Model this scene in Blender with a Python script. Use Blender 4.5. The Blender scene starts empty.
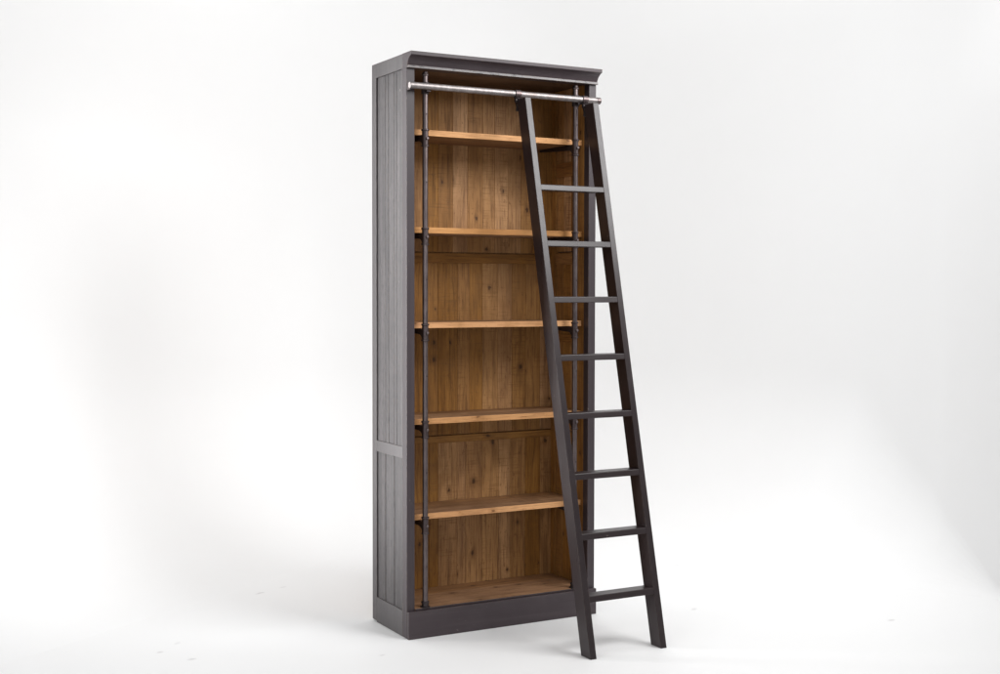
import bpy, bmesh, math, random
from mathutils import Vector, Matrix
random.seed(7)
sc = bpy.context.scene
COL = sc.collection

# ------------------------------------------------------------------ materials
def new_mat(name):
    m = bpy.data.materials.new(name); m.use_nodes = True
    nt = m.node_tree; nt.nodes.clear()
    out = nt.nodes.new('ShaderNodeOutputMaterial')
    b = nt.nodes.new('ShaderNodeBsdfPrincipled')
    nt.links.new(b.outputs[0], out.inputs[0])
    return m, nt, b

class NT:
    """small helper for wiring nodes"""
    def __init__(s, nt): s.nt = nt
    def n(s, t, **kw):
        x = s.nt.nodes.new(t)
        for k, v in kw.items(): setattr(x, k, v)
        return x
    def put(s, sock, v):
        if hasattr(v, 'links'): s.nt.links.new(v, sock)
        else: sock.default_value = v
    def math(s, op, a, b=0.0, c=None, clamp=False):
        x = s.n('ShaderNodeMath', operation=op); x.use_clamp = clamp
        s.put(x.inputs[0], a); s.put(x.inputs[1], b)
        if c is not None: s.put(x.inputs[2], c)
        return x.outputs[0]
    def vmath(s, op, a, b):
        x = s.n('ShaderNodeVectorMath', operation=op)
        s.put(x.inputs[0], a); s.put(x.inputs[1], b)
        return x.outputs['Value'] if op in ('DOT_PRODUCT', 'DISTANCE', 'LENGTH') else x.outputs[0]
    def noise(s, vec, scale=1.0, detail=4.0, rough=0.55, dist=0.0):
        x = s.n('ShaderNodeTexNoise')
        s.put(x.inputs['Vector'], vec); s.put(x.inputs['Scale'], scale)
        s.put(x.inputs['Detail'], detail); s.put(x.inputs['Roughness'], rough); s.put(x.inputs['Distortion'], dist)
        return x.outputs['Fac']
    def ramp(s, f, lo, hi, a=0.0, b=1.0):
        x = s.n('ShaderNodeMapRange'); x.clamp = True; x.interpolation_type = 'SMOOTHSTEP'
        s.put(x.inputs[0], f); s.put(x.inputs[1], lo); s.put(x.inputs[2], hi); s.put(x.inputs[3], a); s.put(x.inputs[4], b)
        return x.outputs[0]
    def mix(s, f, a, b, mode='MIX'):
        x = s.n('ShaderNodeMix', data_type='RGBA', blend_type=mode)
        s.put(x.inputs[0], f)
        s.put(x.inputs[6], a if hasattr(a, 'links') else (*a, 1)); s.put(x.inputs[7], b if hasattr(b, 'links') else (*b, 1))
        return x.outputs[2]
    def coord(s): return s.n('ShaderNodeTexCoord').outputs['Object']
    def attr(s, name): return s.n('ShaderNodeAttribute', attribute_name=name).outputs['Fac']
    def bump(s, h, strength, dist):
        x = s.n('ShaderNodeBump'); x.inputs['Strength'].default_value = strength; x.inputs['Distance'].default_value = dist
        s.put(x.inputs['Height'], h); return x.outputs[0]
    def edge(s, radius):
        g = s.n('ShaderNodeNewGeometry').outputs['Normal']
        bv = s.n('ShaderNodeBevel'); bv.samples = 4; bv.inputs[0].default_value = radius
        d = s.vmath('DOT_PRODUCT', bv.outputs[0], g)
        return s.ramp(d, 0.99, 0.86)

def grain_coords(k, axis, cross, along, offs=True):
    sx = [cross] * 3; sx['xyz'.index(axis)] = along
    v = k.vmath('MULTIPLY', k.coord(), tuple(sx))
    if offs:
        a = k.math('MULTIPLY', k.attr('board'), 57.0)
        c = k.n('ShaderNodeCombineXYZ')
        for i in range(3): k.put(c.inputs[i], a)
        v = k.vmath('ADD', v, c.outputs[0])
    return v

def wood(name, axis, light, mid, dark, saw=0.5, knots=1.0, rough=0.6, nrm='y'):
    m, nt, b = new_mat(name); k = NT(nt)
    big = k.noise(grain_coords(k, axis, 7, 0.9), 1, 4, 0.6, 0.6)
    # annual rings: warped stretched noise
    warp = k.noise(grain_coords(k, axis, 9, 1.3), 1, 3, 0.5)
    g1 = grain_coords(k, axis, 48, 1.1)
    cw = k.n('ShaderNodeCombineXYZ')
    wv = k.math('MULTIPLY', warp, 6.0)
    for i in range(3): k.put(cw.inputs[i], wv)
    rings = k.noise(k.vmath('ADD', g1, cw.outputs[0]), 1, 3, 0.6)
    fine = k.noise(grain_coords(k, axis, 120, 6), 1, 5, 0.75)
    tone = k.attr('board')
    col = k.mix(k.ramp(big, .3, .7), mid, light)
    col = k.mix(k.math('MULTIPLY', k.ramp(rings, .48, .68), .42), col, dark)
    col = k.mix(k.math('MULTIPLY', k.ramp(fine, .44, .70), .72), col, dark)
    # board-to-board tone
    hs = k.n('ShaderNodeHueSaturation')
    k.put(hs.inputs['Value'], k.math('MULTIPLY_ADD', k.math('POWER', tone, 1.6), .38, .80))
    k.put(hs.inputs['Saturation'], k.math('MULTIPLY_ADD', tone, -.2, 1.08))
    k.put(hs.inputs['Color'], col); col = hs.outputs[0]
    # grey-brown patches where the old surface has weathered
    col = k.mix(k.math('MULTIPLY', k.ramp(k.noise(grain_coords(k, axis, 14, 4), 1, 5, .65), .5, .72), .42), col, tuple(c * .62 for c in mid))
    st_ = k.noise(k.vmath('ADD', k.vmath('MULTIPLY', k.coord(), (3.2, 3.2, 3.2)), (4.1, 0, 2.7)), 1, 3, .6, .8)
    col = k.mix(k.math('MULTIPLY', k.ramp(st_, .44, .68), .5), col, tuple(c * .55 for c in mid))
    # saw marks across the boards
    oth = [c for c in 'xyz' if c != axis]
    smv = [9.0, 9.0, 9.0]; smv['xyz'.index(axis)] = 125.0
    sv = k.noise(k.vmath('MULTIPLY', k.coord(), tuple(smv)), 1, 2, .5)
    smask = k.ramp(k.noise(grain_coords(k, axis, 8, 3), 1, 2, .5), .42, .62)
    sm = k.math('MULTIPLY', k.math('MULTIPLY', k.ramp(sv, .5, .68), smask), saw)
    col = k.mix(k.math('MULTIPLY', sm, .6), col, tuple(c * .5 for c in mid))
    # small flecks and pores
    fl_ = k.noise(grain_coords(k, axis, 75, 38), 1, 3, .6)
    col = k.mix(k.math('MULTIPLY', k.ramp(fl_, .60, .74), .55), col, dark)
    # knots
    vo = k.n('ShaderNodeTexVoronoi', voronoi_dimensions='2D'); vo.inputs['Scale'].default_value = 1.0
    sp_ = k.n('ShaderNodeSeparateXYZ'); k.put(sp_.inputs[0], grain_coords(k, axis, 15, 9.0))
    flat = k.n('ShaderNodeCombineXYZ'); two = [i for i, c in enumerate('xyz') if c != nrm]
    wob = k.math('MULTIPLY_ADD', k.noise(k.coord(), 60, 2), .3, -.15)
    k.put(flat.inputs[0], k.math('ADD', sp_.outputs[two[0]], wob)); k.put(flat.inputs[1], sp_.outputs[two[1]])
    k.put(vo.inputs['Vector'], flat.outputs[0])
    sel = k.n('ShaderNodeSeparateColor'); k.put(sel.inputs[0], vo.outputs['Color'])
    pick = k.math('GREATER_THAN', sel.outputs[0], .84)
    rad = k.math('MULTIPLY_ADD', sel.outputs[1], .09, .06)
    kn = k.ramp(k.math('DIVIDE', vo.outputs['Distance'], rad), 1.0, .45)
    halo = k.ramp(k.math('DIVIDE', vo.outputs['Distance'], rad), 2.6, .9)
    kn = k.math('MULTIPLY', k.math('MULTIPLY', kn, pick), knots)
    halo = k.math('MULTIPLY', k.math('MULTIPLY', halo, pick), .4 * knots)
    col = k.mix(halo, col, dark)
    col = k.mix(k.math('MULTIPLY', kn, .85), col, tuple(c * .42 for c in dark))
    k.put(b.inputs['Base Color'], col)
    k.put(b.inputs['Roughness'], k.math('MULTIPLY_ADD', fine, .25, rough - .1))
    b.inputs['Specular IOR Level'].default_value = .3
    h = k.math('ADD', k.math('MULTIPLY', fine, .5), k.math('MULTIPLY', sm, -.8))
    h = k.math('ADD', h, k.math('MULTIPLY', rings, .3))
    k.put(b.inputs['Normal'], k.bump(h, .35, .0012))
    return m

def paint(name, axis, base, worn, streak=.5, rough=.42, bump=.25, spec=.5, edgew=.8, scuff=1.0, vary=.0, edger=.0035, nicks=0):
    """dark brushed paint over wood: faint grain, rubbed edges, scuffs"""
    m, nt, b = new_mat(name); k = NT(nt)
    g = k.noise(grain_coords(k, axis, 85 if vary else 130, 5.0 if vary else 3.0), 1, 4, .65)
    g2 = k.noise(grain_coords(k, axis, 34, 1.0), 1, 4, .6, .4)
    cloud = k.noise(k.coord(), 5.0, 4, .6)
    col = k.mix(k.math('MULTIPLY', k.ramp(g2, .42, .7), streak), base, worn)
    col = k.mix(k.math('MULTIPLY', k.ramp(g, .52, .75), streak * .8), col, tuple(c * .45 for c in base))
    col = k.mix(k.math('MULTIPLY', k.ramp(cloud, .45, .75), .3), col, worn)
    if vary:
        hs = k.n('ShaderNodeHueSaturation'); k.put(hs.inputs['Value'], k.math('MULTIPLY_ADD', k.attr('board'), vary, 1 - vary / 2))
        k.put(hs.inputs['Color'], col); col = hs.outputs[0]
    if vary:
        sp = k.noise(grain_coords(k, axis, 95, 30), 1, 4, .7)
        col = k.mix(k.math('MULTIPLY', k.ramp(sp, .46, .66), .65 if vary > .2 else .3), col, tuple(c * .6 for c in base))
    # little pale scuffs
    s = k.noise(grain_coords(k, axis, 95, 45), 1, 2, .5)
    smask = k.ramp(k.noise(k.coord(), 6.0, 2, .5), .5, .7)
    col = k.mix(k.math('MULTIPLY', k.math('MULTIPLY', k.ramp(s, .70, .78), smask), .7 * scuff), col, (.22, .19, .18))
    if nicks:
        nk = k.noise(grain_coords(k, axis, 45, 26), 1, 3, .6)
        col = k.mix(k.ramp(nk, .575, .61, 0, nicks), col, (.018, .014, .014))
    # rubbed-through edges
    e = k.edge(edger)
    em = k.math('MULTIPLY', e, k.ramp(k.noise(k.coord(), 38.0, 3, .6), .42, .62))
    col = k.mix(k.math('MULTIPLY', em, edgew), col, (.17, .12, .085))
    k.put(b.inputs['Base Color'], col)
    k.put(b.inputs['Roughness'], k.math('MULTIPLY_ADD', k.math('ADD', g, cloud), .14, rough - .14))
    b.inputs['Specular IOR Level'].default_value = spec
    h = k.math('ADD', k.math('MULTIPLY', g, .6), k.math('MULTIPLY', g2, .6))
    k.put(b.inputs['Normal'], k.bump(h, bump, .0012))
    return m

def metal(name, col, rough, metallic=1.0, mottle=1.0):
    m, nt, b = new_mat(name); k = NT(nt)
    n = k.noise(k.vmath('MULTIPLY', k.coord(), (60, 60, 25)), 1, 5, .65)
    n2 = k.noise(k.coord(), 14, 3, .6)
    c = k.mix(k.ramp(n, .35, .7), tuple(x * .72 for x in col), col)
    c = k.mix(k.math('MULTIPLY', k.ramp(n2, .52, .7), .4), c, (col[0] * .62, col[1] * .5, col[2] * .44))
    k.put(b.inputs['Base Color'], c)
    b.inputs['Metallic'].default_value = metallic
    k.put(b.inputs['Roughness'], k.math('MULTIPLY_ADD', n, .22 * mottle, rough - .1 * mottle))
    k.put(b.inputs['Normal'], k.bump(n, .12 * mottle, .0008))
    return m

WOOD_Z = wood('pine_upright', 'z', (.45, .228, .076), (.325, .151, .042), (.112, .045, .013), saw=.75)
WOOD_RAIL = wood('pine_back_rail', 'x', (.45, .228, .076), (.34, .160, .047), (.125, .052, .016), saw=.4)
WOOD_TOP = wood('shaded_pine_top', 'x', (.17, .090, .045), (.12, .062, .030), (.05, .024, .012), saw=.5, nrm='z')  # pine darkened: shade under the cornice put into the colour
WOOD_LINING = wood('pine_side_lining', 'z', (.45, .228, .076), (.325, .151, .042), (.112, .045, .013), saw=.8, nrm='x')
WOOD_X = wood('pine_shelf', 'x', (.40, .210, .095), (.275, .138, .062), (.105, .048, .022), saw=.7, knots=.9, nrm='z')
WOOD_Y = wood('pine_side_rail', 'y', (.49, .250, .094), (.355, .166, .053), (.120, .048, .016), saw=.4)
EDGE_X = wood('pine_shelf_edge', 'x', (.67, .340, .122), (.55, .252, .078), (.27, .108, .032), saw=.2, knots=.8, rough=.55)
PAINT_Z = paint('charcoal_paint_upright', 'z', (.0385, .0285, .0325), (.056, .043, .0475), streak=.5, spec=.4)
PAINT_X = paint('charcoal_paint_level', 'x', (.0445, .0325, .0365), (.064, .049, .054), streak=.5, spec=.4)
PAINT_SIDE = paint('charcoal_paint_lit_side', 'z', (.064, .057, .059), (.088, .079, .080), streak=.35, rough=.5, vary=.15)  # same charcoal, lightened: light falling on the sides put into the colour
PLANK_SIDE = paint('rough_painted_plank', 'z', (.054, .048, .050), (.112, .101, .102), streak=.7, rough=.58, bump=.9, scuff=1.5, vary=.24, spec=.4)
BEAD = paint('rubbed_bead_paint', 'x', (.085, .075, .077), (.14, .126, .127), streak=.8, rough=.38, bump=.3, spec=.5, nicks=.9)
PAINT_LADDER = paint('ladder_paint', 'z', (.0195, .0128, .0138), (.030, .0215, .023), streak=.4, rough=.31, bump=.14, spec=.35, edgew=.6, edger=.0022, scuff=1.0)
PAINT_RUNG = paint('ladder_rung_paint', 'x', (.0195, .0128, .0138), (.030, .0215, .023), streak=.4, rough=.31, bump=.14, spec=.35, edgew=.6, edger=.0022, scuff=1.3)
STEEL = metal('brushed_steel', (.33, .30, .295), .50, mottle=.1)
IRON = metal('aged_iron', (.175, .143, .143), .40)
IRON_MID = metal('dull_iron', (.115, .092, .094), .44)
IRON_DARK = metal('blackened_iron', (.075, .062, .064), .48, .85)

def white_surface(name, col, rough, spots=()):
    m, nt, b = new_mat(name); k = NT(nt)
    P = k.coord()
    n = k.noise(P, .9, 4, .55)
    n2 = k.noise(P, 22, 4, .6)
    c = k.mix(k.ramp(n, .3, .75), col, tuple(x * .985 for x in col))
    c = k.mix(k.math('MULTIPLY', k.ramp(n2, .55, .8), .12), c, tuple(x * .95 for x in col))
    for (x, y, rx, ry, ang, st) in spots:       # scuff marks left on the studio floor
        mp = k.n('ShaderNodeMapping', vector_type='TEXTURE'); k.put(mp.inputs['Vector'], P)
        mp.inputs['Location'].default_value = (x, y, 0); mp.inputs['Rotation'].default_value = (0, 0, ang)
        mp.inputs['Scale'].default_value = (rx, ry, 1)
        d = k.vmath('LENGTH', mp.outputs[0], (0, 0, 0))
        d = k.math('ADD', d, k.math('MULTIPLY_ADD', k.noise(P, 45, 3, .7), 1.6, -.8))
        c = k.mix(k.math('MULTIPLY', k.ramp(d, 1.1, .2), st * .65), c, (.36, .34, .35))
    k.put(b.inputs['Base Color'], c); b.inputs['Roughness'].default_value = rough
    b.inputs['Specular IOR Level'].default_value = .25
    return m

# ------------------------------------------------------------------ mesh builder
class MB:
    def __init__(s):
        s.bm = bmesh.new(); s.board = s.bm.faces.layers.float.new('board')
    def _mark(s, faces, val=None, smooth=False):
        v = random.random() if val is None else val
        for f in faces: f[s.board] = v; f.smooth = smooth
    def hull8(s, pts, bev=.0015, val=None, seg=2):
        """box from 8 points: bottom ring of four, top ring of four"""
        vs = [s.bm.verts.new(p) for p in pts]
        fs = [s.bm.faces.new([vs[i] for i in q]) for q in ((3, 2, 1, 0), (4, 5, 6, 7), (0, 1, 5, 4), (1, 2, 6, 5), (2, 3, 7, 6), (3, 0, 4, 7))]
        v = random.random() if val is None else val
        s._mark(fs, v)
        if bev:
            es = list({e for f in fs for e in f.edges})
            r = bmesh.ops.bevel(s.bm, geom=es, offset=bev, segments=seg, profile=.5, affect='EDGES', clamp_overlap=True)
            s._mark(r['faces'], v)
        return s
    def box(s, x0, x1, y0, y1, z0, z1, bev=.0015, val=None, seg=2):
        return s.hull8([(x0, y0, z0), (x1, y0, z0), (x1, y1, z0), (x0, y1, z0), (x0, y0, z1), (x1, y0, z1), (x1, y1, z1), (x0, y1, z1)], bev, val, seg)
    def prism(s, prof, axis, a, b, bev=0, smooth=False, val=None):
        """closed profile of (u,v) pushed along an axis: x -> (y,z), y -> (x,z), z -> (x,y)"""
        def P(u, v, t): return {'x': (t, u, v), 'y': (u, t, v), 'z': (u, v, t)}[axis]
        r0 = [s.bm.verts.new(P(u, v, a)) for u, v in prof]; r1 = [s.bm.verts.new(P(u, v, b)) for u, v in prof]
        n = len(prof)
        fs = [s.bm.faces.new([r0[i], r0[(i + 1) % n], r1[(i + 1) % n], r1[i]]) for i in range(n)]
        caps = [s.bm.faces.new(list(reversed(r0))), s.bm.faces.new(r1)]
        bmesh.ops.recalc_face_normals(s.bm, faces=fs + caps)
        v = random.random() if val is None else val
        s._mark(fs, v, smooth); s._mark(caps, v)
        if bev:
            es = list({e for f in fs + caps for e in f.edges if e.calc_face_angle(0) > .6})
            r = bmesh.ops.bevel(s.bm, geom=es, offset=bev, segments=2, profile=.5, affect='EDGES', clamp_overlap=True)
            s._mark(r['faces'], v)
        return s
    def lathe(s, prof, origin=(0, 0, 0), axis='z', n=28):
        """prof = [(radius, height)...] turned about an axis, ends capped"""
        o = Vector(origin); rings = []
        for r, h in prof:
            ring = []
            for i in range(n):
                a = 2 * math.pi * i / n; c, d = r * math.cos(a), r * math.sin(a)
                p = {'z': (c, d, h), 'x': (h, c, d), 'y': (c, h, d)}[axis]
                ring.append(s.bm.verts.new(o + Vector(p)))
            rings.append(ring)
        fs = []
        for a, b in zip(rings, rings[1:]):
            for i in range(n): fs.append(s.bm.faces.new([a[i], a[(i + 1) % n], b[(i + 1) % n], b[i]]))
        caps = [s.bm.faces.new(list(reversed(rings[0]))), s.bm.faces.new(rings[-1])]
        bmesh.ops.recalc_face_normals(s.bm, faces=fs + caps)
        v = random.random(); s._mark(fs, v, True); s._mark(caps, v)
        return s
    def build(s, name, mat, parent=None, origin=None):
        me = bpy.data.meshes.new(name)
        o3 = Vector(origin) if origin else Vector((0, 0, 0))
        bmesh.ops.translate(s.bm, verts=s.bm.verts, vec=-o3)
        # sharp edges stay sharp on turned pieces
        for e in s.bm.edges:
            if len(e.link_faces) == 2 and e.calc_face_angle(0) > math.radians(38): e.smooth = False
        s.bm.to_mesh(me); s.bm.free()
        o = bpy.data.objects.new(name, me); COL.objects.link(o)
        for m in (mat if isinstance(mat, (list, tuple)) else [mat]): me.materials.append(m)
        if parent:
            o.parent = parent
            o.location = o3 - total_loc(parent)
        else: o.location = o3
        return o

def total_loc(o):
    v = Vector((0, 0, 0))
    while o: v += o.location; o = o.parent
    return v

def thing(name, label, cat, loc):
    o = bpy.data.objects.new(name, None); COL.objects.link(o); o.location = loc
    o.empty_display_size = .1
    o['label'] = label; o['category'] = cat
    return o

# ------------------------------------------------------------------ bookcase
W, D, H = .935, .363, 2.45
SW, SD = .037, .040                  # face of the corner post, its depth
ZP, ZC, ZF = .1165, 2.3865, .1245    # plinth top, underside of the cornice, floor board top
XI0, XI1, YB = .037, .898, .326      # inner faces of the lining, face of the back boards

bc = thing('bookcase', 'tall charcoal painted bookcase with five pine shelves and a steel ladder rail', 'bookcase', (W / 2, D / 2, 0))

# corner posts at the front
MB().box(0, SW, 0, SD, .0015, ZC + .004, .0018).build('corner_post', PAINT_Z, bc)
MB().box(W - SW, W, 0, SD, .0015, ZC + .004, .0018).build('corner_post', PAINT_Z, bc)

# outer sides: planks behind a painted frame
def side(x_out, sgn):
    """x_out: outer plane; sgn = +1 when the body lies towards +x"""
    def bx(mb, d0, d1, y0, y1, z0, z1, **kw):
        a, b = sorted((x_out + sgn * d0, x_out + sgn * d1)); mb.box(a, b, y0, y1, z0, z1, **kw)
    pl = MB()
    ys = [.0500, .0985, .1420, .1860, .2340, .2740, .3140]
    for z0, z1, cuts in ((.105, .765, [.0468, .1424, .2342, .3165]), (.80, 2.391, [.0468, .1150, .1424, .2000, .2342, .3165])):
        for a, b in zip(cuts, cuts[1:]):
            g = .0026 if z0 < .2 else .0015
            bx(pl, .0065 + random.uniform(0, .0012), .0185, a + g, b - g, z0, z1, bev=.0016)
    bx(pl, .0165, .0180, .047, .316, .09, 2.391, bev=0)
    p = pl.build('side_panel', PLANK_SIDE, bc)
    fr = MB()
    bx(fr, 0, .019, SD + .0006, .0462, .0015, H - .0005, bev=.0012)          # front post behind the corner post
    bx(fr, 0, .022, .3172, D, .006, H, bev=.0018)                          # back post
    bx(fr, .0004, .019, .0462, .3170, 2.3878, H, bev=.0012)                # top rail
    bx(fr, .0004, .019, .0464, .3170, .7575, .8065, bev=.0012)             # middle rail
    bx(fr, .0003, .019, .0464, .3170, .001, .1120, bev=.0012)              # bottom rail
    fr.build('side_frame', PAINT_SIDE, p)
    return p
side(0, 1); side(W, -1)

# plinth board across the front
MB().box(.0006, W - .0006, -.0192, -.0004, 0, ZP - .0005, .0016).build('plinth', PAINT_X, bc)

# cornice: fascia, hollow (cavetto) and a bead
prof = [(.0402, ZC + .0006), (-.0080, ZC + .0006), (-.0080, ZC + .0118)]
y0, z0, y1, z1 = -.0076, ZC + .0125, -.0440, H - .0165
for i in range(11):                                                       # concave sweep
    t = i / 10 * math.pi / 2
    q = i / 10
    prof.append((y0 + (y1 - y0) * (.55 * (1 - math.cos(t)) + .45 * q), z0 + (z1 - z0) * (.55 * math.sin(t) + .45 * q)))
prof += [(-.0465, H - .0162), (-.0485, H - .0140), (-.0489, H - .0020), (-.0470, H), (.0402, H)]
cn = MB().prism(prof, 'x', -.0004, W + .0004, smooth=True)
cn = cn.build('cornice', PAINT_X, bc)
MB().prism([(-.0062, ZC - .0004), (-.0150, ZC), (-.0160, ZC + .0012), (-.0140, ZC + .0098), (-.0120, ZC + .0112), (-.0062, ZC + .0112)], 'x', .0002, W - .0002, val=.6).build('bead', BEAD, cn)
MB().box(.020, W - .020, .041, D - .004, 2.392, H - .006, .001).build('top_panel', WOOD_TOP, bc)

# back: boards standing in three fields, with two rails
bk = MB()
fields = ((.02, .775, [.018, .093, .188, .262, .306, .403, .446, .532, .618, .680, .761, .842, .925]),
          (.812, 1.588, [.018, .100, .170, .235, .306, .362, .403, .467, .532, .612, .688, .761, .840, .925]),
          (1.637, 2.391, [.018, .092, .165, .242, .306, .380, .455, .532, .595, .665, .735, .800, .925]))
for z0, z1, cuts in fields:
    for a, b in zip(cuts, cuts[1:]):
        o = random.uniform(0, .0016)
        bk.box(a + .0004, b - .0004, YB + o, YB + .014, z0, z1, .0011)
bk.box(.019, W - .019, YB + .013, YB + .020, .02, 2.391, 0)
back = bk.build('back_panel', WOOD_Z, bc)
for z0, z1 in ((1.5885, 1.6320), (.7755, .8070)):
    MB().box(.030, XI1 + .01, YB - .0018, YB + .012, z0, z1, .0012).build('back_rail', WOOD_RAIL, back)

# wooden lining of the two sides: frame and panel
def lining(x_in, sgn):
    def bx(mb, d0, d1, y0, y1, z0, z1, **kw):
        a, b = sorted((x_in + sgn * d0, x_in + sgn * d1)); mb.box(a, b, y0, y1, z0, z1, **kw)
    mb = MB()
    bx(mb, .000, .016, SD + .001, .092, ZF - .01, 2.391, bev=.0012)
    bx(mb, .000, .016, .286, YB - .0022, ZF - .01, 2.391, bev=.0012)
    for z0, z1 in ((ZF - .01, .812), (.816, 1.641), (1.645, 2.391)):
        for a, b in ((.093, .158), (.158, .222), (.222, .285)):
            bx(mb, .0055 + random.uniform(0, .001), .015, a + .0004, b - .0004, z0, z1, bev=.001)
    l = mb.build('side_lining', WOOD_LINING, bc)
    for z0, z1 in ((.755, .8075), (1.225, 1.262), (1.585, 1.635), (1.990, 2.055)):
        rr = MB(); bx(rr, .0012, .010, .0925, .2855, z0, z1, bev=.0015)
        rr.build('lining_rail', WOOD_Y, l)
lining(XI1, 1); lining(XI0, -1)

# floor board and five shelves; pale raw front edge on the shelves
fb = MB()
ys = [.0005, .105, .215, YB - .003]
for a, b in zip(ys, ys[1:]): fb.box(XI0 + .001, XI1 - .001, a + .0003, b - .0003, .104, ZF, .0009)
MB_floor = fb.build('floor_board', WOOD_X, bc)
MB().box(XI0 + .001, XI1 - .001, -.0050, .0002, .117, ZF - .0008, .0012).build('floor_nosing', PAINT_X, MB_floor)
SHELF_Z = (2.1434, 1.7322, 1.3287, .9190, .5122)
YS = .0563
for z in SHELF_Z:
    s = MB()
    cuts = [YS + .0035, .142 + random.uniform(-.02, .02), .238 + random.uniform(-.02, .02), YB - .003]
    for a, b in zip(cuts, cuts[1:]): s.box(XI0 + .001, XI1 - .001, a + .0002, b - .0002, z - .0248, z, .0006)
    sh = s.build('shelf', WOOD_X, bc, origin=(W / 2, .19, z))
    MB().box(XI0 + .001, XI1 - .001, YS, YS + .0036, z - .0248, z - .0002, .0012).build('front_edge', EDGE_X, sh)

# upright rods with clamps and brackets at every shelf
RX, RY, RR = (.0903, .8322), .010, .0118
ZRAIL, YRAIL, RAILR = 2.3113, -.0300, .0138
def rod(x):
    m = MB()
    m.lathe([(RR, ZF + .002), (RR, 2.361)], (x, RY, 0))
    r = m.build('upright_rod', IRON, bc, origin=(x, RY, ZF))
    MB().lathe([(.0215, ZF), (.0215, ZF + .003), (.0150, ZF + .0045), (.0150, ZF + .016), (.0170, ZF + .018), (.0170, ZF + .023), (.0140, ZF + .025)], (x, RY, 0)).build('foot_flange', IRON_DARK, r, origin=(x, RY, ZF))
    MB().lathe([(.0118, 2.3605), (.0150, 2.3612), (.0155, 2.3655), (.0128, 2.3685), (.0118, 2.3740), (.0090, 2.3785), (.002, 2.3805)], (x, RY, 0)).build('finial', IRON, r, origin=(x, RY, 2.361))
    levels = list(SHELF_Z) + [ZF]
    for a, b in zip([2.30] + levels, levels):          # small grub screws half-way up each length
        zz = (a + b) / 2 - .02
        MB().lathe([(.0030, -RR - .0016), (.0030, -RR + .002)], (x + .0015, RY, zz), 'y', 12).build('grub_screw', IRON_DARK, r, origin=(x, RY, zz))
    for z in SHELF_Z:
        c = MB()
        t = z - .004; b0 = z - .078
        c.lathe([(.0145, b0), (.0166, b0 + .001), (.0166, b0 + .006), (.0136, b0 + .009), (.0136, t - .009), (.0170, t - .006), (.0170, t - .001), (.0145, t)], (x, RY, 0))
        cl = c.build('rod_clamp', IRON_MID, r, origin=(x, RY, z - .04))
        # bracket arm under the shelf, hollowed where it meets the clamp
        zt = z - .0252
        pr = [(RY + .010, zt), (YB - .012, zt), (YB - .012, zt - .010), (.200, zt - .017), (.080, zt - .024)]
        for i in range(7):
            a = i / 6 * math.pi / 2
            pr.append((.062 - .040 * math.sin(a), zt - .024 - .036 * (1 - math.cos(a))))
        pr.append((RY + .010, zt - .061))
        MB().prism(pr, 'x', x - .0065, x + .0065, bev=.001).build('shelf_bracket', IRON_DARK, cl, origin=(x, .1, zt))
        MB().lathe([(.0042, -.0205), (.0056, -.0195), (.0056, -.0155), (.0035, -.0120)], (x + .003, RY, z - .043), 'y', 14).build('clamp_screw', IRON, cl, origin=(x, RY - .016, z - .043))
for x in RX: rod(x)

# the long steel rail the ladder hangs on
rl = MB().lathe([(RAILR - .0012, .0000), (RAILR, .0012), (RAILR, W - .003), (RAILR - .0012, W - .0018)], (0, YRAIL, ZRAIL), 'x', 32).build('ladder_rail', STEEL, bc, origin=(W / 2, YRAIL, ZRAIL))
for x in RX:
    m = MB()
    m.lathe([(.0165, ZRAIL - .026), (.0165, ZRAIL + .022)], (x, RY, 0), 'z')
    m.box(x - .010, x + .010, YRAIL + .004, RY, ZRAIL - .021, ZRAIL - .006, .002)
    m.box(x - .010, x + .010, YRAIL + .008, RY, ZRAIL + .004, ZRAIL + .017, .002)
    m.build('rail_bracket', IRON_DARK, rl, origin=(x, RY, ZRAIL))
MB().box(.0025, .0080, YRAIL + .002, .0012, ZRAIL - .018, ZRAIL + .012, .001).build('rail_end_plate', IRON_DARK, rl, origin=(.005, 0, ZRAIL))
MB().lathe([(RAILR + .0011, W - .020), (RAILR + .0016, W - .0185), (RAILR + .0016, W - .0012), (RAILR + .0006, W)], (0, YRAIL, ZRAIL), 'x', 32).build('rail_end_cap', IRON, rl, origin=(W, YRAIL, ZRAIL))

# ------------------------------------------------------------------ ladder
ZT = 2.30
XT, XB, YT, YBOT, LW, TH, LD = .4959, .5138, -.120, -.6257, .371, .0286, .0722
def front(z):
    t = 1 - z / ZT
    return XT + (XB - XT) * t, YT + (YBOT - YT) * t
lad = thing('ladder', 'dark painted wooden ladder with eight rungs leaning on the bookcase rail', 'ladder', ((XT + XB) / 2 + LW / 2, YBOT + LD / 2, 0))
for off in (0, LW - TH):
    ztop = 2.286
    pts = []
    for z in (0, ztop):
        x, y = front(z); x += off
        pts += [(x, y, z), (x + TH, y, z), (x + TH, y + LD, z), (x, y + LD, z)]
    m = MB(); m.hull8(pts, .0018, seg=2)
    x, y = front(1.1)
    st = m.build('side_rail', PAINT_LADDER, lad, origin=(x + off + TH / 2, y + LD / 2, 1.1))
RZ = (1.9129, 1.6749, 1.4395, 1.1991, .9619, .7194, .4818, .2397)
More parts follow.
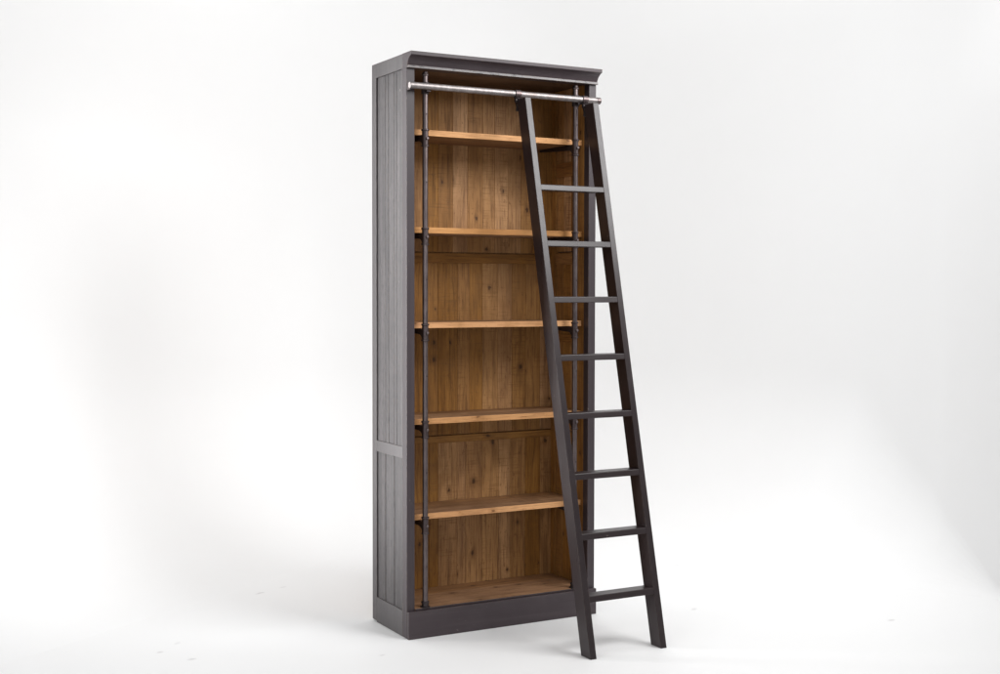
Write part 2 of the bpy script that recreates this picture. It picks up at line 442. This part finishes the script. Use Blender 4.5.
for z in RZ:
    x, y = front(z - .012)
    m = MB(); m.hull8([(x + TH - .004, y + .0012 - .0027, z - .0249), (x + LW - TH + .004, y + .0012 - .0027, z - .0249), (x + LW - TH + .004, y + .066, z - .0249), (x + TH - .004, y + .066, z - .0249),
                       (x + TH - .004, y + .0012 + .0027, z), (x + LW - TH + .004, y + .0012 + .0027, z), (x + LW - TH + .004, y + .066, z), (x + TH - .004, y + .066, z)], .0026, seg=3)
    m.build('rung', PAINT_RUNG, lad, origin=(x + LW / 2, y + .03, z - .012))
for off in (TH / 2, LW - TH / 2):
    x, y = front(2.286); x += off
    m = MB()
    # band round the rail: an open-bottomed ring with thickness
    n = 30; ro, ri = RAILR + .0046, RAILR + .0012
    outer = [(YRAIL + ro * math.cos(a), ZRAIL + ro * math.sin(a)) for a in [math.radians(-60 + 300 * i / n) for i in range(n + 1)]]
    inner = [(YRAIL + ri * math.cos(a), ZRAIL + ri * math.sin(a)) for a in [math.radians(-60 + 300 * i / n) for i in range(n + 1)]]
    m.prism(outer + inner[::-1], 'x', x - .0125, x + .0125, val=.5)
    hk = m.build('rail_hook', IRON, lad, origin=(x, YRAIL, ZRAIL))
    # strap from the hook down the back of the ladder upright
    yb = y + LD
    s = MB().prism([(YRAIL - .010, ZRAIL - ro + .004), (YRAIL + .006, ZRAIL - ro + .001), (yb + .0085, 2.252), (yb + .0125, 2.236), (yb + .0055, 2.236), (yb + .0005, 2.262), (yb - .012, 2.2868)], 'x', x - .0125, x + .0125, bev=.0012)
    s.build('hook_strap', IRON_DARK, hk, origin=(x, yb, 2.23))
    MB().lathe([(.0075, -.011), (.0090, -.0100), (.0090, -.0030), (.0060, -.0005)], (x - .0125, yb - .002, 2.279), 'x', 16).build('hook_bolt', IRON_DARK, hk, origin=(x, yb, 2.279))

# ------------------------------------------------------------------ setting: white studio
spots = [(-.279, 1.087, .035, .016, .4, .55), (-.139, 1.154, .03, .012, .5, .35), (-.959, .300, .022, .014, .2, .6), (-.872, .140, .026, .015, .3, .6),
         (-.863, .399, .03, .014, 1.0, .3), (-.186, -.167, .02, .012, .2, .5), (.451, 1.832, .03, .015, .3, .3),
         (1.977, .536, .03, .014, .1, .5), (1.378, -.163, .03, .015, .6, .5), (1.876, .647, .06, .012, .0, .3), (2.618, -.054, .035, .016, .3, .5), (2.029, -.740, .03, .016, .4, .55)]
FLOOR = white_surface('white_studio_floor', (.81, .81, .81), .55, spots)
WALL = white_surface('white_studio_wall', (.81, .81, .81), .55)

fl = MB(); fl.box(-6, 4.5, -3.6, 6, -.10, 0, 0)
f = fl.build('floor', FLOOR); f['kind'] = 'structure'

# wall of the cove: a plan line with rounded corner, lifted along a profile
plan = [(-5.4, -1.02), (-1.379, 1.704), (.35, 2.87)]
c0, c1, c2 = Vector((.35, 2.87)), Vector((2.97, 4.645)), Vector((2.95, .9))
for i in range(1, 60):
    t = i / 60; q = c0 * (1 - t) ** 2 + c1 * 2 * t * (1 - t) + c2 * t * t; plan.append(tuple(q))
plan += [(2.95, .90), (2.93, .40), (2.87, -.20), (2.80, -.67), (2.74, -1.3)]
bm = bmesh.new(); rings = []
P = [Vector((a, b)) for a, b in plan]
for i, p in enumerate(P):
    d = (P[min(i + 1, len(P) - 1)] - P[max(i - 1, 0)]).normalized(); inn = Vector((d.y, -d.x))   # towards the set
    f01 = max(0, min(1, (.25 - p.y) / .8)) if p.x > 2.5 else 0
    R = 1.0 * (1 - f01) + .06 * f01
    ring = []
    for j in range(13):
        a = j / 12 * math.pi / 2
        q = p + inn * R * (1 - math.sin(a))
        ring.append(bm.verts.new((q.x, q.y, -.0015 + R * (1 - math.cos(a)))))
    for z in (1.5, 3.0, 5.2): ring.append(bm.verts.new((p.x, p.y, z)))
    q = p - inn * .12
    for z in (5.2, -.05): ring.append(bm.verts.new((q.x, q.y, z)))
    rings.append(ring)
for a, b in zip(rings, rings[1:]):
    for j in range(len(a) - 1):
        fc = bm.faces.new([a[j], b[j], b[j + 1], a[j + 1]]); fc.smooth = j < 15
bmesh.ops.recalc_face_normals(bm, faces=bm.faces)
me = bpy.data.meshes.new('wall'); bm.to_mesh(me); bm.free(); me.materials.append(WALL)
w = bpy.data.objects.new('wall', me); COL.objects.link(w); w['kind'] = 'structure'

# ------------------------------------------------------------------ light
wd = bpy.data.worlds.new('World'); sc.world = wd; wd.use_nodes = True
bg = wd.node_tree.nodes['Background']; bg.inputs[0].default_value = (1, 1, 1, 1); bg.inputs[1].default_value = .45

def area(name, loc, target, sx, sy, power, col=(1, 1, 1), spread=180):
    l = bpy.data.lights.new(name, 'AREA'); l.shape = 'RECTANGLE'; l.size = sx; l.size_y = sy; l.energy = power; l.color = col
    l.spread = math.radians(spread)
    o = bpy.data.objects.new(name, l); COL.objects.link(o); o.location = loc
    o.rotation_euler = (Vector(target) - Vector(loc)).to_track_quat('-Z', 'Y').to_euler()
    return o
area('key_softbox', (1.95, -2.4, 3.45), (.75, 0, 1.75), 2.0, 1.5, 53, spread=112)
area('overhead_softbox', (.6, .6, 5.4), (.6, .6, 0), 5.0, 3.6, 96)
area('side_softbox', (-1.72, 1.10, 1.17), (0, .06, 1.08), .36, 2.8, 10.6, spread=30)
area('background_light', (-1.15, -2.8, 2.0), (-.80, 2.10, .80), .7, .7, 5.6, spread=40)
area('fill_softbox', (-2.9, -3.0, 1.5), (-.1, -.1, .1), 1.3, 1.0, 5, spread=95)
area('background_light', (-.6, -2.6, 4.4), (2.95, .75, 1.75), 1.2, 1.2, 12, spread=76)

# ------------------------------------------------------------------ camera
cam = bpy.data.cameras.new('camera'); co = bpy.data.objects.new('camera', cam); COL.objects.link(co)
yaw, pitch, roll = -.5025, -.0328, .0018
r = Vector((math.cos(yaw), math.sin(yaw), 0)); fw = Vector((-math.sin(yaw), math.cos(yaw), 0)); up = Vector((0, 0, 1))
f2 = fw * math.cos(pitch) + up * math.sin(pitch); u2 = up * math.cos(pitch) - fw * math.sin(pitch)
r3 = r * math.cos(roll) + u2 * math.sin(roll); u3 = u2 * math.cos(roll) - r * math.sin(roll)
M = Matrix(((r3.x, u3.x, -f2.x), (r3.y, u3.y, -f2.y), (r3.z, u3.z, -f2.z))).to_4x4()
M.translation = (-2.257, -4.9063, 1.4716)
co.matrix_world = M
cam.sensor_width = 36; cam.lens = 36 * 1.29288
cam.shift_x = (500 - 498.97) / 1000; cam.shift_y = -(337 - 331.34) / 1000
cam.clip_end = 100
sc.camera = co
sc.view_settings.view_transform = 'Standard'; sc.view_settings.look = 'None'
sc.view_settings.exposure = 0; sc.view_settings.gamma = 1; sc.view_settings.use_curve_mapping = False
